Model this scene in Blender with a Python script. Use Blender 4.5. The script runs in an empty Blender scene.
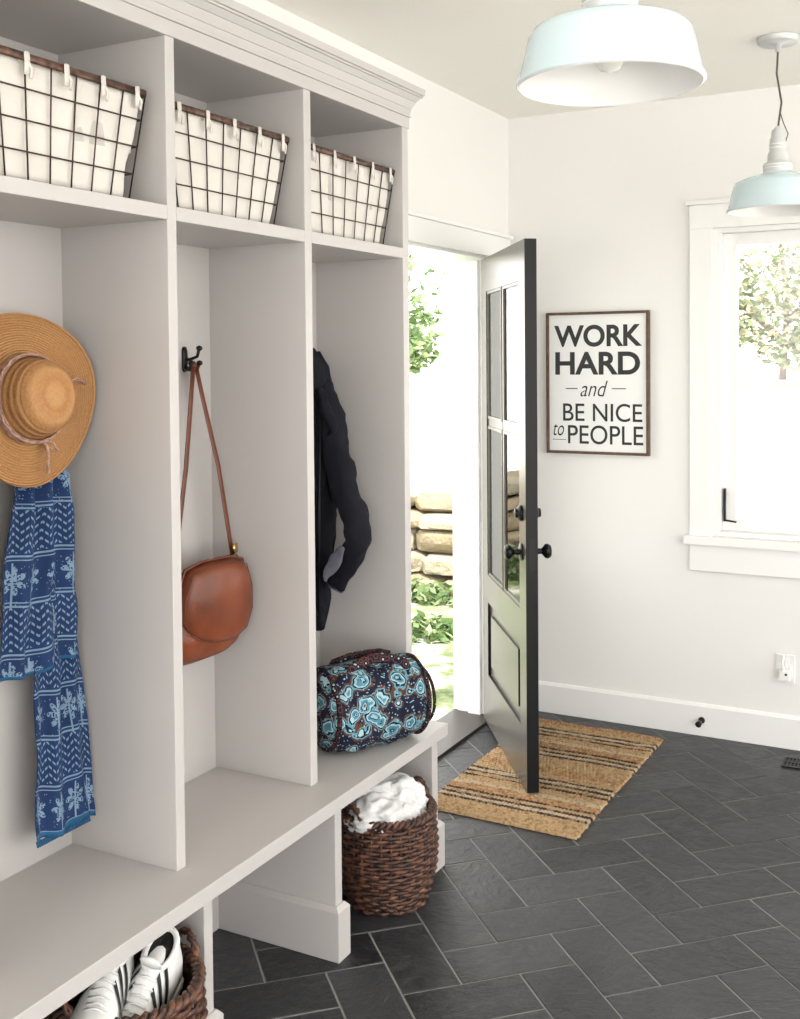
import bpy, bmesh, math, random
from math import sin, cos, pi, radians, sqrt
from mathutils import Vector, Matrix, noise
random.seed(7)
scene = bpy.context.scene
scene.view_settings.view_transform = 'Standard'
scene.view_settings.look = 'None'

# ------------------------------------------------------------------ materials
class NT:
    def __init__(s, name):
        s.m = bpy.data.materials.new(name); s.m.use_nodes = True
        s.t = s.m.node_tree; s.N = s.t.nodes; s.L = s.t.links
        s.b = s.N['Principled BSDF']; s.out = s.N['Material Output']
    def node(s, typ, **kw):
        n = s.N.new(typ)
        for k, v in kw.items(): setattr(n, k, v)
        return n
    def put(s, inp, v):
        if isinstance(v, bpy.types.NodeSocket): s.L.new(v, inp)
        else: inp.default_value = v
    def math(s, op, a, b=None, c=None):
        n = s.node('ShaderNodeMath', operation=op)
        for i, v in enumerate((a, b, c)):
            if v is not None: s.put(n.inputs[i], v)
        return n.outputs[0]
    def coord(s, out='Object'):
        return s.node('ShaderNodeTexCoord').outputs[out]
    def xyz(s, v):
        n = s.node('ShaderNodeSeparateXYZ'); s.put(n.inputs[0], v); return n.outputs
    def noise(s, scale, detail=3, vec=None, rough=.5, dist=0):
        n = s.node('ShaderNodeTexNoise'); n.inputs['Scale'].default_value = scale
        n.inputs['Detail'].default_value = detail; n.inputs['Roughness'].default_value = rough
        n.inputs['Distortion'].default_value = dist
        s.put(n.inputs['Vector'], vec if vec is not None else s.coord()); return n.outputs['Fac']
    def vor(s, scale, vec=None, out='Distance', feature='F1'):
        n = s.node('ShaderNodeTexVoronoi', feature=feature); n.inputs['Scale'].default_value = scale
        s.put(n.inputs['Vector'], vec if vec is not None else s.coord()); return n.outputs[out]
    def ramp(s, fac, stops, const=False):
        n = s.node('ShaderNodeValToRGB'); s.put(n.inputs[0], fac)
        cr = n.color_ramp
        if const: cr.interpolation = 'CONSTANT'
        while len(cr.elements) < len(stops): cr.elements.new(0.5)
        for e, (p, c) in zip(cr.elements, stops):
            e.position = p; e.color = (*c, 1)
        return n.outputs[0]
    def mix(s, fac, a, b):
        n = s.node('ShaderNodeMix', data_type='RGBA')
        s.put(n.inputs[0], fac)
        for i, v in ((6, a), (7, b)):
            if isinstance(v, tuple): v = (*v, 1) if len(v) == 3 else v
            s.put(n.inputs[i], v)
        return n.outputs[2]
    def base(s, v):
        if isinstance(v, tuple): v = (*v, 1)
        s.put(s.b.inputs['Base Color'], v)
    def set(s, rough=.5, metal=0, spec=.5):
        s.b.inputs['Roughness'].default_value = rough; s.b.inputs['Metallic'].default_value = metal
        s.b.inputs['Specular IOR Level'].default_value = spec
    def bump(s, h, strength=.2, dist=.01):
        n = s.node('ShaderNodeBump'); n.inputs['Strength'].default_value = strength
        n.inputs['Distance'].default_value = dist; s.put(n.inputs['Height'], h)
        s.L.new(n.outputs[0], s.b.inputs['Normal'])

def simple(name, col, rough=.5, metal=0, var=.06, vs=6, bs=60, bstr=.05, spec=.5):
    t = NT(name); t.set(rough, metal, spec)
    f = t.noise(vs, 4)
    t.base(t.ramp(f, [(.3, tuple(c*(1-var) for c in col)), (.7, tuple(min(1, c*(1+var)) for c in col))]))
    if bstr: t.bump(t.noise(bs, 3), bstr, .003)
    return t.m

M = {}
M['wall'] = simple('wall_paint', (.80, .79, .77), .6, var=.01, vs=1.5, bs=150, bstr=.04)
M['ceil'] = simple('ceiling_paint', (.92, .90, .85), .7, var=.01, vs=1.5)
M['trim'] = simple('trim_paint', (.84, .835, .82), .35, var=.01, vs=2, bstr=0)
M['cab'] = simple('greige_paint', (.485, .462, .45), .4, var=.015, vs=3, bs=90, bstr=.03)
M['black'] = simple('black_metal', (.012, .012, .013), .35, .6, bstr=0)
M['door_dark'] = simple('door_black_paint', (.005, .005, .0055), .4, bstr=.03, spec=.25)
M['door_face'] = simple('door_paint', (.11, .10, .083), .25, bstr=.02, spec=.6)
M['wire'] = simple('bronze_wire', (.05, .032, .024), .4, .6, var=.3, vs=20, bstr=0)
M['tort'] = simple('mottled_rim', (.085, .04, .025), .4, .2, var=.9, vs=70, bstr=0)
M['canvas'] = simple('canvas', (.62, .59, .55), .9, var=.04, vs=8, bs=400, bstr=.3)
M['white_cloth'] = simple('terry_cloth', (.70, .70, .70), .95, var=.03, vs=8, bs=500, bstr=.5)
M['plastic'] = simple('white_plastic', (.8, .8, .78), .3, bstr=0)
M['leather'] = simple('tan_leather', (.165, .038, .012), .38, var=.3, vs=9, bs=260, bstr=.25)
M['leather_dk'] = simple('strap_leather', (.12, .03, .012), .4, var=.2, vs=20, bs=260, bstr=.2)
M['brass'] = simple('brass', (.6, .42, .16), .25, 1, bstr=0)
M['jacket'] = simple('navy_softshell', (.0045, .005, .010), .8, var=.3, vs=12, bs=300, bstr=.3, spec=.25)
M['lining'] = simple('jacket_lining', (.14, .14, .18), .8, bstr=.1)
M['rubber'] = simple('sole_rubber', (.66, .65, .62), .5, bstr=0)
M['shoe'] = simple('white_shoe_leather', (.72, .72, .71), .4, var=.02, bs=200, bstr=.1)
M['stripe'] = simple('black_stripe_leather', (.010, .010, .011), .5, bstr=0, spec=.3)
M['enamel'] = simple('pale_blue_enamel', (.58, .70, .74), .15, var=.01, bstr=0)
M['enamel_in'] = simple('white_enamel', (.86, .86, .85), .25, var=.01, bstr=0)
M['socket'] = simple('grey_socket', (.58, .59, .59), .35, .1, bstr=0)
M['cord'] = simple('grey_cord', (.10, .08, .07), .7, bs=500, bstr=.5)
M['grout'] = simple('grout', (.26, .26, .25), .9, var=.1, vs=15)
M['threshold'] = simple('dark_threshold', (.05, .04, .035), .4, .3)
M['frame_wood'] = simple('walnut_frame', (.10, .055, .03), .5, var=.4, vs=30, bs=80, bstr=.2)
M['board'] = simple('sign_board', (.80, .80, .79), .6, var=.01)
M['ink'] = simple('black_ink', (.02, .02, .02), .6, bstr=0)
M['gravel_and_bounce'] = simple('pale_slope_and_bounce', (.76, .74, .69), .95, var=.12, vs=2.5, bs=30, bstr=.4)  # hill slope, and unseen bounce ground beside the open room
M['bark'] = simple('bark', (.26, .20, .17), .9, var=.3, vs=10, bs=30, bstr=.6)
M['hatband'] = simple('rope_band', (.42, .25, .19), .9, var=.35, vs=90, bs=300, bstr=.6)

t = NT('slate_tile'); t.set(.5)
g = t.node('ShaderNodeNewGeometry').outputs['Random Per Island']
n1 = t.noise(4.0, 8, rough=.72, dist=1.6); n2 = t.noise(30, 5); n3 = t.noise(1.6, 8, rough=.75, dist=3)
f = t.math('ADD', t.math('MULTIPLY', g, .42), t.math('MULTIPLY', n1, .58))
c = t.ramp(f, [(.2, (.009, .010, .0125)), (.5, (.019, .0205, .024)), (.8, (.042, .044, .049))])
vein = t.math('LESS_THAN', t.math('ABSOLUTE', t.math('SUBTRACT', n3, .5)), .005)
c = t.mix(t.math('MULTIPLY', vein, .3), c, (.08, .08, .08))
c = t.mix(t.math('MULTIPLY', t.math('GREATER_THAN', n2, .62), .2), c, (.06, .06, .06))
t.base(c)
t.L.new(t.math('MULTIPLY_ADD', n1, .45, .18), t.b.inputs['Roughness'])
t.bump(t.math('ADD', t.math('ADD', n1, t.math('MULTIPLY', n3, .8)), t.math('MULTIPLY', n2, .35)), .9, .011)
M['slate'] = t.m

t = NT('straw'); t.set(.7)
w = t.node('ShaderNodeTexWave', wave_type='RINGS', rings_direction='SPHERICAL'); w.inputs['Scale'].default_value = 55
w.inputs['Distortion'].default_value = .6; w.inputs['Detail'].default_value = 1
t.L.new(t.coord(), w.inputs[0])
n1 = t.noise(160, 2)
c = t.mix(n1, (.45, .225, .08), (.27, .11, .034))
c = t.mix(t.math('MULTIPLY', w.outputs['Fac'], .45), c, (.52, .29, .12)); t.base(c)
t.bump(t.math('ADD', w.outputs['Fac'], t.math('MULTIPLY', n1, .8)), .6, .004)
M['straw'] = t.m

t = NT('wicker'); t.set(.45)
n1 = t.noise(45, 3)
t.base(t.ramp(n1, [(.3, (.014, .007, .005)), (.5, (.060, .024, .015)), (.68, (.17, .072, .038))]))
t.bump(t.noise(300, 2), .5, .003)
M['wicker'] = t.m

t = NT('block_print_scarf'); t.set(.85)
uv = t.coord('UV'); X, Y, Z = t.xyz(uv)
band = t.math('FRACT', t.math('DIVIDE', Y, .215))
pp = t.math('PINGPONG', t.math('MULTIPLY', X, 60), 1)
ch = t.math('FRACT', t.math('ADD', t.math('MULTIPLY', Y, 55), t.math('MULTIPLY', pp, .9)))
chm = t.math('MULTIPLY', t.math('GREATER_THAN', ch, .7), t.math('GREATER_THAN', band, .56))
dash = t.math('GREATER_THAN', t.math('FRACT', t.math('MULTIPLY', X, 110)), .35)
chm = t.math('MULTIPLY', chm, dash)
l1 = t.math('COMPARE', band, .53, .010); l2 = t.math('COMPARE', band, .49, .006); l3 = t.math('COMPARE', band, .02, .010); l4 = t.math('COMPARE', band, .06, .006)
ln = t.math('MAXIMUM', t.math('MAXIMUM', l1, l2), t.math('MAXIMUM', l3, l4))
mu = t.math('SUBTRACT', t.math('FRACT', t.math('MULTIPLY', X, 15)), .5)
mv = t.math('DIVIDE', t.math('SUBTRACT', band, .28), .36)
rr = t.math('SQRT', t.math('ADD', t.math('MULTIPLY', mu, mu), t.math('MULTIPLY', mv, mv)))
ang = t.math('ARCTAN2', mv, mu)
pet = t.math('MULTIPLY_ADD', t.math('ABSOLUTE', t.math('SINE', t.math('MULTIPLY', ang, 3.5))), .26, .16)
fl = t.math('LESS_THAN', rr, pet)
vv = t.math('GREATER_THAN', t.vor(210, uv), .42)
stem = t.math('MULTIPLY', t.math('LESS_THAN', t.math('ABSOLUTE', mu), .03), t.math('LESS_THAN', band, .46))
dots = t.math('MULTIPLY', t.math('LESS_THAN', t.vor(120, uv), .16), t.math('LESS_THAN', band, .46))
fl = t.math('MULTIPLY', t.math('MULTIPLY', fl, vv), t.math('MULTIPLY', t.math('GREATER_THAN', band, .09), t.math('LESS_THAN', band, .47)))
pat = t.math('MAXIMUM', t.math('MAXIMUM', chm, ln), t.math('MAXIMUM', fl, t.math('MAXIMUM', stem, dots)))
t.base(t.mix(t.math('MULTIPLY', pat, .55), t.mix(t.noise(14, 3), (.001, .011, .055), (.004, .034, .13)), (.30, .45, .58)))
t.bump(t.noise(500, 2), .3, .002)
M['scarf'] = t.m
M['hem'] = simple('scarf_hem', (.010, .09, .20), .8, bs=300, bstr=.4)

t = NT('paisley_quilt'); t.set(.85, spec=.2)
co = t.coord()
nz = t.node('ShaderNodeTexNoise'); nz.inputs['Scale'].default_value = 18
t.L.new(co, nz.inputs['Vector'])
va = t.node('ShaderNodeVectorMath', operation='SCALE'); t.L.new(nz.outputs['Color'], va.inputs[0]); va.inputs['Scale'].default_value = .06
vb = t.node('ShaderNodeVectorMath', operation='ADD'); t.L.new(co, vb.inputs[0]); t.L.new(va.outputs[0], vb.inputs[1])
v1 = t.vor(19, vb.outputs[0]); v2 = t.vor(95, vb.outputs[0])
pal = t.ramp(v1, [(0, (.12, .04, .02)), (.09, (.28, .44, .50)), (.16, (.008, .009, .02)), (.21, (.07, .22, .30)), (.33, (.34, .48, .52)), (.41, (.006, .008, .02)), (.47, (.10, .27, .34)), (.53, (.10, .04, .025)), (.62, (.010, .012, .03))], True)
pal = t.mix(t.math('LESS_THAN', v2, .24), pal, (.25, .40, .46))
t.base(pal)
t.bump(t.vor(38, co), .6, .012)
M['paisley'] = t.m
t = NT('paisley_trim'); t.set(.85, spec=.2)
pal = t.ramp(t.vor(60), [(0, (.38, .46, .48)), (.2, (.008, .009, .02)), (.5, (.11, .04, .025)), (.62, (.008, .009, .02))], True)
t.base(pal); M['paisley_trim'] = t.m

t = NT('jute_rug'); t.set(.95, spec=.2)
X, Y, Z = t.xyz(t.coord())
tt = t.math('DIVIDE', t.math('ADD', Y, .55), 1.10)
J = (.40, .265, .14); D = (.028, .022, .024); C_ = (.46, .37, .26); O = (.36, .20, .095)
seq = [(.11, J), (.015, D), (.022, C_), (.015, D), (.022, J), (.015, D), (.05, O), (.022, C_), (.05, J), (.015, D), (.022, J), (.015, D), (.022, C_), (.015, D), (.05, J), (.05, O)]
tot = sum(a for a, _ in seq)
def rampseq(fac):
    n = t.node('ShaderNodeValToRGB'); t.put(n.inputs[0], fac); cr = n.color_ramp; cr.interpolation = 'CONSTANT'
    p = 0
    while len(cr.elements) < len(seq): cr.elements.new(.5)
    for e, (a, c) in zip(cr.elements, seq):
        e.position = p; e.color = (*c, 1); p += a/tot
    return n.outputs[0]
wob = t.math('MULTIPLY', t.math('SUBTRACT', t.noise(9, 3), .5), .016)
c = rampseq(t.math('FRACT', t.math('MULTIPLY', t.math('ADD', tt, wob), 2)))
n1 = t.noise(70, 4)
c = t.mix(t.math('MULTIPLY', t.math('GREATER_THAN', n1, .54), .4), c, (.52, .40, .25))
c = t.mix(t.math('MULTIPLY', t.math('LESS_THAN', n1, .42), .5), c, (.17, .09, .04))
t.base(c); t.bump(n1, .8, .010)
M['jute'] = t.m

t = NT('window_glass')
tr = t.node('ShaderNodeBsdfTransparent'); gl = t.node('ShaderNodeBsdfGlossy'); gl.inputs['Roughness'].default_value = .02
fr = t.node('ShaderNodeFresnel'); fr.inputs[0].default_value = 1.5
mx = t.node('ShaderNodeMixShader'); t.L.new(fr.outputs[0], mx.inputs[0]); t.L.new(tr.outputs[0], mx.inputs[1]); t.L.new(gl.outputs[0], mx.inputs[2])
t.L.new(mx.outputs[0], t.out.inputs['Surface']); M['glass'] = t.m

t = NT('bulb'); t.base((.9, .9, .85)); t.set(.2)
M['bulb'] = t.m

def leafmat(name, cols):
    t = NT(name); t.set(.6)
    g = t.node('ShaderNodeNewGeometry').outputs['Random Per Island']
    c = t.ramp(g, cols); t.base(c)
    tl = t.node('ShaderNodeBsdfTranslucent'); t.L.new(c, tl.inputs[0])
    ms = t.node('ShaderNodeMixShader'); ms.inputs[0].default_value = .35
    t.L.new(t.b.outputs[0], ms.inputs[1]); t.L.new(tl.outputs[0], ms.inputs[2]); t.L.new(ms.outputs[0], t.out.inputs['Surface'])
    M[name] = t.m
leafmat('leaves', [(0, (.05, .10, .03)), (.5, (.14, .22, .08)), (.9, (.36, .42, .22))])
leafmat('leaves_pale', [(0, (.13, .18, .09)), (.5, (.26, .31, .18)), (.9, (.55, .46, .34))])
t = NT('fieldstone'); t.set(.9)
g = t.node('ShaderNodeNewGeometry').outputs['Random Per Island']
t.base(t.mix(t.math('MULTIPLY', t.noise(5, 6), .7), t.ramp(g, [(0, (.24, .17, .09)), (.5, (.36, .28, .16)), (1, (.44, .39, .30))]), (.40, .36, .28)))
t.bump(t.noise(8, 7, rough=.7), 1, .08)
M['stone'] = t.m
t = NT('grass'); t.set(.95)
t.base(t.ramp(t.noise(3.5, 8, rough=.65), [(.38, (.07, .11, .035)), (.5, (.22, .26, .12)), (.6, (.58, .56, .50))]))
t.bump(t.noise(60, 3), .6, .03)
M['grass'] = t.m

# ------------------------------------------------------------------ mesh builder
class MB:
    def __init__(s): s.bm = bmesh.new(); s.mats = []
    def mi(s, m):
        m = M[m]
        if m not in s.mats: s.mats.append(m)
        return s.mats.index(m)
    def face(s, vs, mi, smooth=False):
        try: f = s.bm.faces.new(vs)
        except ValueError: return None
        f.material_index = mi; f.smooth = smooth; return f
    def frus(s, b, z0, tp, z1, m):
        mi = s.mi(m)
        V = [s.bm.verts.new(p) for p in ((b[0], b[2], z0), (b[1], b[2], z0), (b[1], b[3], z0), (b[0], b[3], z0),
             (tp[0], tp[2], z1), (tp[1], tp[2], z1), (tp[1], tp[3], z1), (tp[0], tp[3], z1))]
        for q in ((3, 2, 1, 0), (4, 5, 6, 7), (0, 1, 5, 4), (1, 2, 6, 5), (2, 3, 7, 6), (3, 0, 4, 7)):
            s.face([V[i] for i in q], mi)
        return V
    def box(s, x0, x1, y0, y1, z0, z1, m):
        return s.frus((x0, x1, y0, y1), z0, (x0, x1, y0, y1), z1, m)
    def loft(s, loops, m, cap0=True, cap1=True, cyc=False, smooth=True):
        mi = s.mi(m); R = [[s.bm.verts.new(p) for p in L] for L in loops]
        n = len(R[0]); K = len(R)
        for k in range(K if cyc else K-1):
            a, b = R[k], R[(k+1) % K]
            for i in range(n):
                s.face([a[i], a[(i+1) % n], b[(i+1) % n], b[i]], mi, smooth)
        if not cyc:
            if cap0: s.face(R[0][::-1], mi, smooth)
            if cap1: s.face(R[-1], mi, smooth)
        return R
    def tube(s, pts, rad, m, seg=8, cyc=False, up=(0, 0, 1), cap=True):
        pts = [Vector(p) for p in pts]; n = len(pts); loops = []; U = Vector(up); prev = None
        for i, p in enumerate(pts):
            if cyc: T = pts[(i+1) % n]-pts[i-1]
            else: T = pts[min(i+1, n-1)]-pts[max(i-1, 0)]
            T.normalize()
            ref = U if prev is None or cyc else prev
            B = ref - T*ref.dot(T)
            if B.length < 1e-4: B = Vector((1, 0, 0)) - T*T.x
            B.normalize(); prev = B; A = T.cross(B)
            r = rad[i] if isinstance(rad, list) else rad
            ra, rb = r if isinstance(r, tuple) else (r, r)
            loops.append([p + A*ra*cos(2*pi*k/seg) + B*rb*sin(2*pi*k/seg) for k in range(seg)])
        return s.loft(loops, m, cap, cap, cyc)
    def stube(s, pts, rad, m, seg=16, sub=8, up=(0, 1, 0)):
        P = [Vector(p) for p in pts]; n = len(P); O = []; R = []
        for i in range(n-1):
            p0, p1, p2, p3 = P[max(i-1, 0)], P[i], P[i+1], P[min(i+2, n-1)]
            for j in range(sub):
                f = j/sub
                O.append(.5*((2*p1)+(p2-p0)*f+(2*p0-5*p1+4*p2-p3)*f*f+(3*p1-p0-3*p2+p3)*f**3))
                R.append(tuple(rad[i][k]*(1-f)+rad[i+1][k]*f for k in (0, 1)))
        O.append(P[-1]); R.append(rad[-1])
        return s.tube(O, R, m, seg, up=up)
    def lathe(s, prof, m, origin=(0, 0, 0), axis=(0, 0, 1), seg=48, caps=False, wob=None):
        O = Vector(origin); q = Vector((0, 0, 1)).rotation_difference(Vector(axis).normalized())
        loops = []
        for r, h in prof:
            L = []
            for k in range(seg):
                a = 2*pi*k/seg; v = Vector((r*cos(a), r*sin(a), h))
                if wob: v = wob(v)
                L.append(O + q @ v)
            loops.append(L)
        return s.loft(loops, m, caps, caps)
    def pillow(s, out, O, A, B, Nn, tf, tb, m, rings=8, fold=None, n=90, power=.5):
        O, A, B, Nn = map(Vector, (O, A, B, Nn))
        P = [Vector(p) for p in out]; c = sum(P, Vector((0, 0)))/len(P)
        seglen = [(P[(i+1) % len(P)]-P[i]).length for i in range(len(P))]; tot = sum(seglen); R = []
        for k in range(n):
            d = tot*k/n; i = 0
            while d > seglen[i]: d -= seglen[i]; i += 1
            R.append(P[i].lerp(P[(i+1) % len(P)], d/seglen[i]))
        for _ in range(2): R = [(R[i-1]+R[i]*2+R[(i+1) % n])/4 for i in range(n)]
        def ring(sc, h):
            L = []
            for p in R:
                q = c+(p-c)*sc; v = O+A*q.x+B*q.y+Nn*h
                if fold: v = v+Nn*fold(q.x, q.y)*(1 if h >= 0 else .3)
                L.append(v)
            return L
        loops = []
        for k in range(rings+1):
            sc = .04+.96*k/rings; loops.append(ring(sc, tf*(max(0, 1-sc**2.6))**power))
        for k in range(rings-1, -1, -1):
            sc = .04+.96*k/rings; loops.append(ring(sc, -tb*(max(0, 1-sc**2.6))**power))
        return s.loft(loops, m)
    def finish(s, name, parent=None, bevel=0, smooth=False, mat=None, sub=0, recalc=True):
        if recalc: bmesh.ops.recalc_face_normals(s.bm, faces=s.bm.faces)
        me = bpy.data.meshes.new(name); s.bm.to_mesh(me); s.bm.free()
        for m in s.mats: me.materials.append(m)
        o = bpy.data.objects.new(name, me); scene.collection.objects.link(o)
        if smooth:
            for p in me.polygons: p.use_smooth = True
        if bevel:
            md = o.modifiers.new('bevel', 'BEVEL'); md.width = bevel; md.segments = 2; md.limit_method = 'ANGLE'
        if mat is not None: o.matrix_world = mat
        if parent: o.parent = parent
        return o

def rrect(w, d, r, n=5, z=0, cx=0, cy=0):
    P = []
    for sx, sy, a0 in ((1, 1, 0), (-1, 1, pi/2), (-1, -1, pi), (1, -1, 3*pi/2)):
        for k in range(n):
            a = a0+pi/2*k/(n-1)
            P.append(Vector((cx+sx*(w/2-r)+r*cos(a), cy+sy*(d/2-r)+r*sin(a), z)))
    return P

# ------------------------------------------------------------------ dimensions
H = 2.72; XW = -1.957; YB = 4.725
XR = 3.0; YR = -2.5
WT = .18
DY0, DY1, DZ = 3.60, 4.53, 2.07

# walls
b = MB()
b.box(XW-WT, XW, YR, DY0, -.15, H, 'wall'); b.box(XW-WT, XW, DY1, YB+.15, -.15, H, 'wall'); b.box(XW-WT, XW, DY0, DY1, DZ, H, 'wall')
b.finish('wall_left')
WX0, WX1, WZ0, WZ1 = -1.03, -.13, .86, 2.16
b = MB()
b.box(XW, WX0, YB, YB+.15, -.15, H, 'wall'); b.box(WX1, XR, YB, YB+.15, -.15, H, 'wall')
b.box(WX0, WX1, YB, YB+.15, -.15, WZ0, 'wall'); b.box(WX0, WX1, YB, YB+.15, WZ1, H, 'wall')
b.finish('wall_back')
b = MB(); b.box(XW-WT, XR, YR, YB+.15, H, H+.12, 'ceil'); b.finish('ceiling')

# floor: herringbone tiles
b = MB()
W = .162; G = .0025; s2 = sqrt(.5)
b.box(XW, XR, YR, YB, -.15, -.002, 'grout')
mi = b.mi('slate')
tb = bmesh.new()
ox, oy = -1.195, 3.0
def addtile(x, y, w, h):
    P = [(x*W+G, y*W+G), ((x+w)*W-G, y*W+G), ((x+w)*W-G, (y+h)*W-G), (x*W+G, (y+h)*W-G)]
    Q = [(ox+(p[0]-p[1])*s2, oy+(p[0]+p[1])*s2) for p in P]
    cxx = sum(q[0] for q in Q)/4; cyy = sum(q[1] for q in Q)/4
    if cxx < XW-.4 or cxx > XR+.4 or cyy < YR-.4 or cyy > YB+.4: return
    lo = [tb.verts.new((q[0], q[1], -.004)) for q in Q]
    e = .0015; dz = random.uniform(-.0006, .0004); tx = random.uniform(-.003, .003); ty = random.uniform(-.003, .003)
    hi = [tb.verts.new((q[0]+(cxx-q[0])*e/.15, q[1]+(cyy-q[1])*e/.15, dz+tx*(q[0]-cxx)+ty*(q[1]-cyy))) for q in Q]
    tb.faces.new(hi)
    for i in range(4): tb.faces.new([lo[i], lo[(i+1) % 4], hi[(i+1) % 4], hi[i]])
for i in range(-50, 50):
    for j in range(-50, 50):
        k = (i-j) % 4
        if k == 0: addtile(i, j, 2, 1)
        elif k == 3: addtile(i, j, 1, 2)
for co, no in (((XW, 0, 0), (-1, 0, 0)), ((XR, 0, 0), (1, 0, 0)), ((0, YR, 0), (0, -1, 0)), ((0, YB, 0), (0, 1, 0))):
    bmesh.ops.bisect_plane(tb, geom=tb.verts[:]+tb.edges[:]+tb.faces[:], plane_co=co, plane_no=no, clear_outer=True)
for f in tb.faces: f.material_index = mi
tm = bpy.data.meshes.new('tmp'); tb.to_mesh(tm); b.bm.from_mesh(tm)
b.finish('floor', recalc=False)

# baseboards
b = MB()
b.box(XW, XR, YB-.016, YB, 0, .125, 'trim'); b.frus((XW, XR, YB-.016, YB), .125, (XW, XR, YB-.006, YB), .137, 'trim')
b.finish('baseboard_back')
b = MB(); b.box(XW, XW+.016, YR, .79, 0, .137, 'trim'); b.finish('baseboard_left')

# door casing (trim)
b = MB()
b.box(XW, XW+.02, 3.13, 4.70, DZ, DZ+.095, 'trim'); b.box(XW, XW+.032, 3.13, 4.705, DZ+.095, DZ+.11, 'trim')
b.box(XW, XW+.018, DY1+.006, DY1+.10, 0, DZ, 'trim'); b.box(XW, XW+.018, DY0-.10, DY0-.006, 0, DZ, 'trim')
b.box(XW-WT, XW, DY1-.012, DY1, 0, DZ, 'trim'); b.box(XW-WT, XW, DY0, DY0+.012, 0, DZ, 'trim'); b.box(XW-WT, XW, DY0, DY1, DZ-.012, DZ, 'trim')
b.box(XW-.12, XW-.06, DY1-.03, DY1-.012, 0, DZ, 'trim')
b.box(XW-WT-.025, XW-WT, DY1, DY1+.12, -.1, DZ+.12, 'trim'); b.box(XW-WT-.025, XW-WT, DY0-.12, DY0, -.1, DZ+.12, 'trim')
b.finish('trim_1', bevel=.002)
b = MB(); b.frus((XW-.23, XW+.012, DY0, DY1), -.03, (XW-.20, XW+.002, DY0, DY1), .014, 'threshold'); b.finish('door_threshold')

# door
b = MB()
L, T = .865, .045
Z0, Z1 = .016, 2.056
def slab(x0, x1, z0, z1, y0=0, y1=-T): b.box(x0, x1, y1, y0, z0, z1, 'door_dark')
st = .11
slab(0, st, Z0, Z1); slab(L-st, L, Z0, Z1)
slab(st, L-st, Z0, .24); slab(st, L-st, .56, .68); slab(st, L-st, 1.91, Z1)
slab(st, L-st, .24, .56, -.014, -T+.012)
b.box(st+.05, L-st-.05, -T+.004, -.006, .29, .51, 'door_dark')
mx_ = L/2
slab(mx_-.016, mx_+.016, .68, 1.91, -.008, -T+.006); slab(st, L-st, 1.33, 1.362, -.008, -T+.006)
for (x0, x1) in ((st, mx_-.016), (mx_+.016, L-st)):
    for (z0, z1) in ((.68, 1.33), (1.362, 1.91)):
        for yy, mm in (((-T+.003, -T+.010), 'door_face'), ((-.014, -.004), 'door_dark')):
            w = .012
            b.box(x0, x0+w, yy[0], yy[1], z0, z1, mm); b.box(x1-w, x1, yy[0], yy[1], z0, z1, mm)
            b.box(x0+w, x1-w, yy[0], yy[1], z0, z0+w, mm); b.box(x0+w, x1-w, yy[0], yy[1], z1-w, z1, mm)
        b.box(x0, x1, -T+.010, -T+.014, z0, z1, 'glass')
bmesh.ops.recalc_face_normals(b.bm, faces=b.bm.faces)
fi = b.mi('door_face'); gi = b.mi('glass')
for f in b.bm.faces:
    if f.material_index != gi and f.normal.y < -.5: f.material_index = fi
for zz, kind in ((.90, 'k'), (1.045, 'd')):
    for sgn, y0 in ((1, 0), (-1, -T)):
        if kind == 'k': pr = [(.0, 0), (.032, 0), (.032, .006), (.012, .010), (.010, .03), (.016, .036), (.026, .044), (.028, .054), (.022, .064), (.0, .068)]
        else: pr = [(.0, 0), (.030, 0), (.030, .008), (.024, .014), (.018, .016), (.016, .026), (.0, .028)]
        b.lathe(pr, 'black', (L-.07, y0, zz), (0, sgn, 0), 24)
b.box(L, L+.001, -T/2-.012, -T/2+.012, .84, .96, 'black')
for zz in (.25, 1.0, 1.8):
    b.tube([(-.004, .004, zz-.05), (-.004, .004, zz+.05)], .006, 'black')
dirv = Vector((.565, -.825, 0)).normalized(); yv = Vector((.825, .565, 0)).normalized()
mt = Matrix.Identity(4)
mt.col[0][:3] = dirv; mt.col[1][:3] = yv; mt.col[2][:3] = (0, 0, 1)
mt.col[3][:3] = (XW+.012, 4.49, 0)
b.finish('door_1', mat=mt, recalc=False, bevel=.0015)

# window
b = MB()
cw = .095
y1 = YB
b.box(WX0-cw, WX0, y1-.02, y1, WZ0-.02, WZ1+.01, 'trim'); b.box(WX1, WX1+cw, y1-.02, y1, WZ0-.02, WZ1+.01, 'trim')
b.box(WX0-cw, WX1+cw, y1-.022, y1, WZ1, WZ1+.10, 'trim'); b.box(WX0-cw-.012, WX1+cw+.012, y1-.034, y1, WZ1+.10, WZ1+.118, 'trim')
b.box(WX0-cw-.02, WX1+cw+.02, y1-.045, y1+.10, WZ0-.035, WZ0, 'trim'); b.box(WX0-cw, WX1+cw, y1-.02, y1, WZ0-.15, WZ0-.035, 'trim')
for x0, x1, z0, z1, ya, yb in ((WX0, WX0+.03, WZ0, WZ1, 0, .14), (WX1-.03, WX1, WZ0, WZ1, 0, .14), (WX0+.03, WX1-.03, WZ1-.02, WZ1, 0, .14), (WX0+.03, WX1-.03, WZ0, WZ0+.02, 0, .14),
    (WX0+.03, WX0+.085, WZ0+.02, WZ1-.02, .05, .1), (WX1-.085, WX1-.03, WZ0+.02, WZ1-.02, .05, .1), (WX0+.085, WX1-.085, WZ1-.07, WZ1-.02, .05, .1), (WX0+.085, WX1-.085, WZ0+.02, WZ0+.07, .05, .1),
    (WX0+.085, WX1-.085, 1.49, 1.512, .055, .095)):
    b.box(x0, x1, y1+ya, y1+yb, z0, z1, 'trim')
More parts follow.
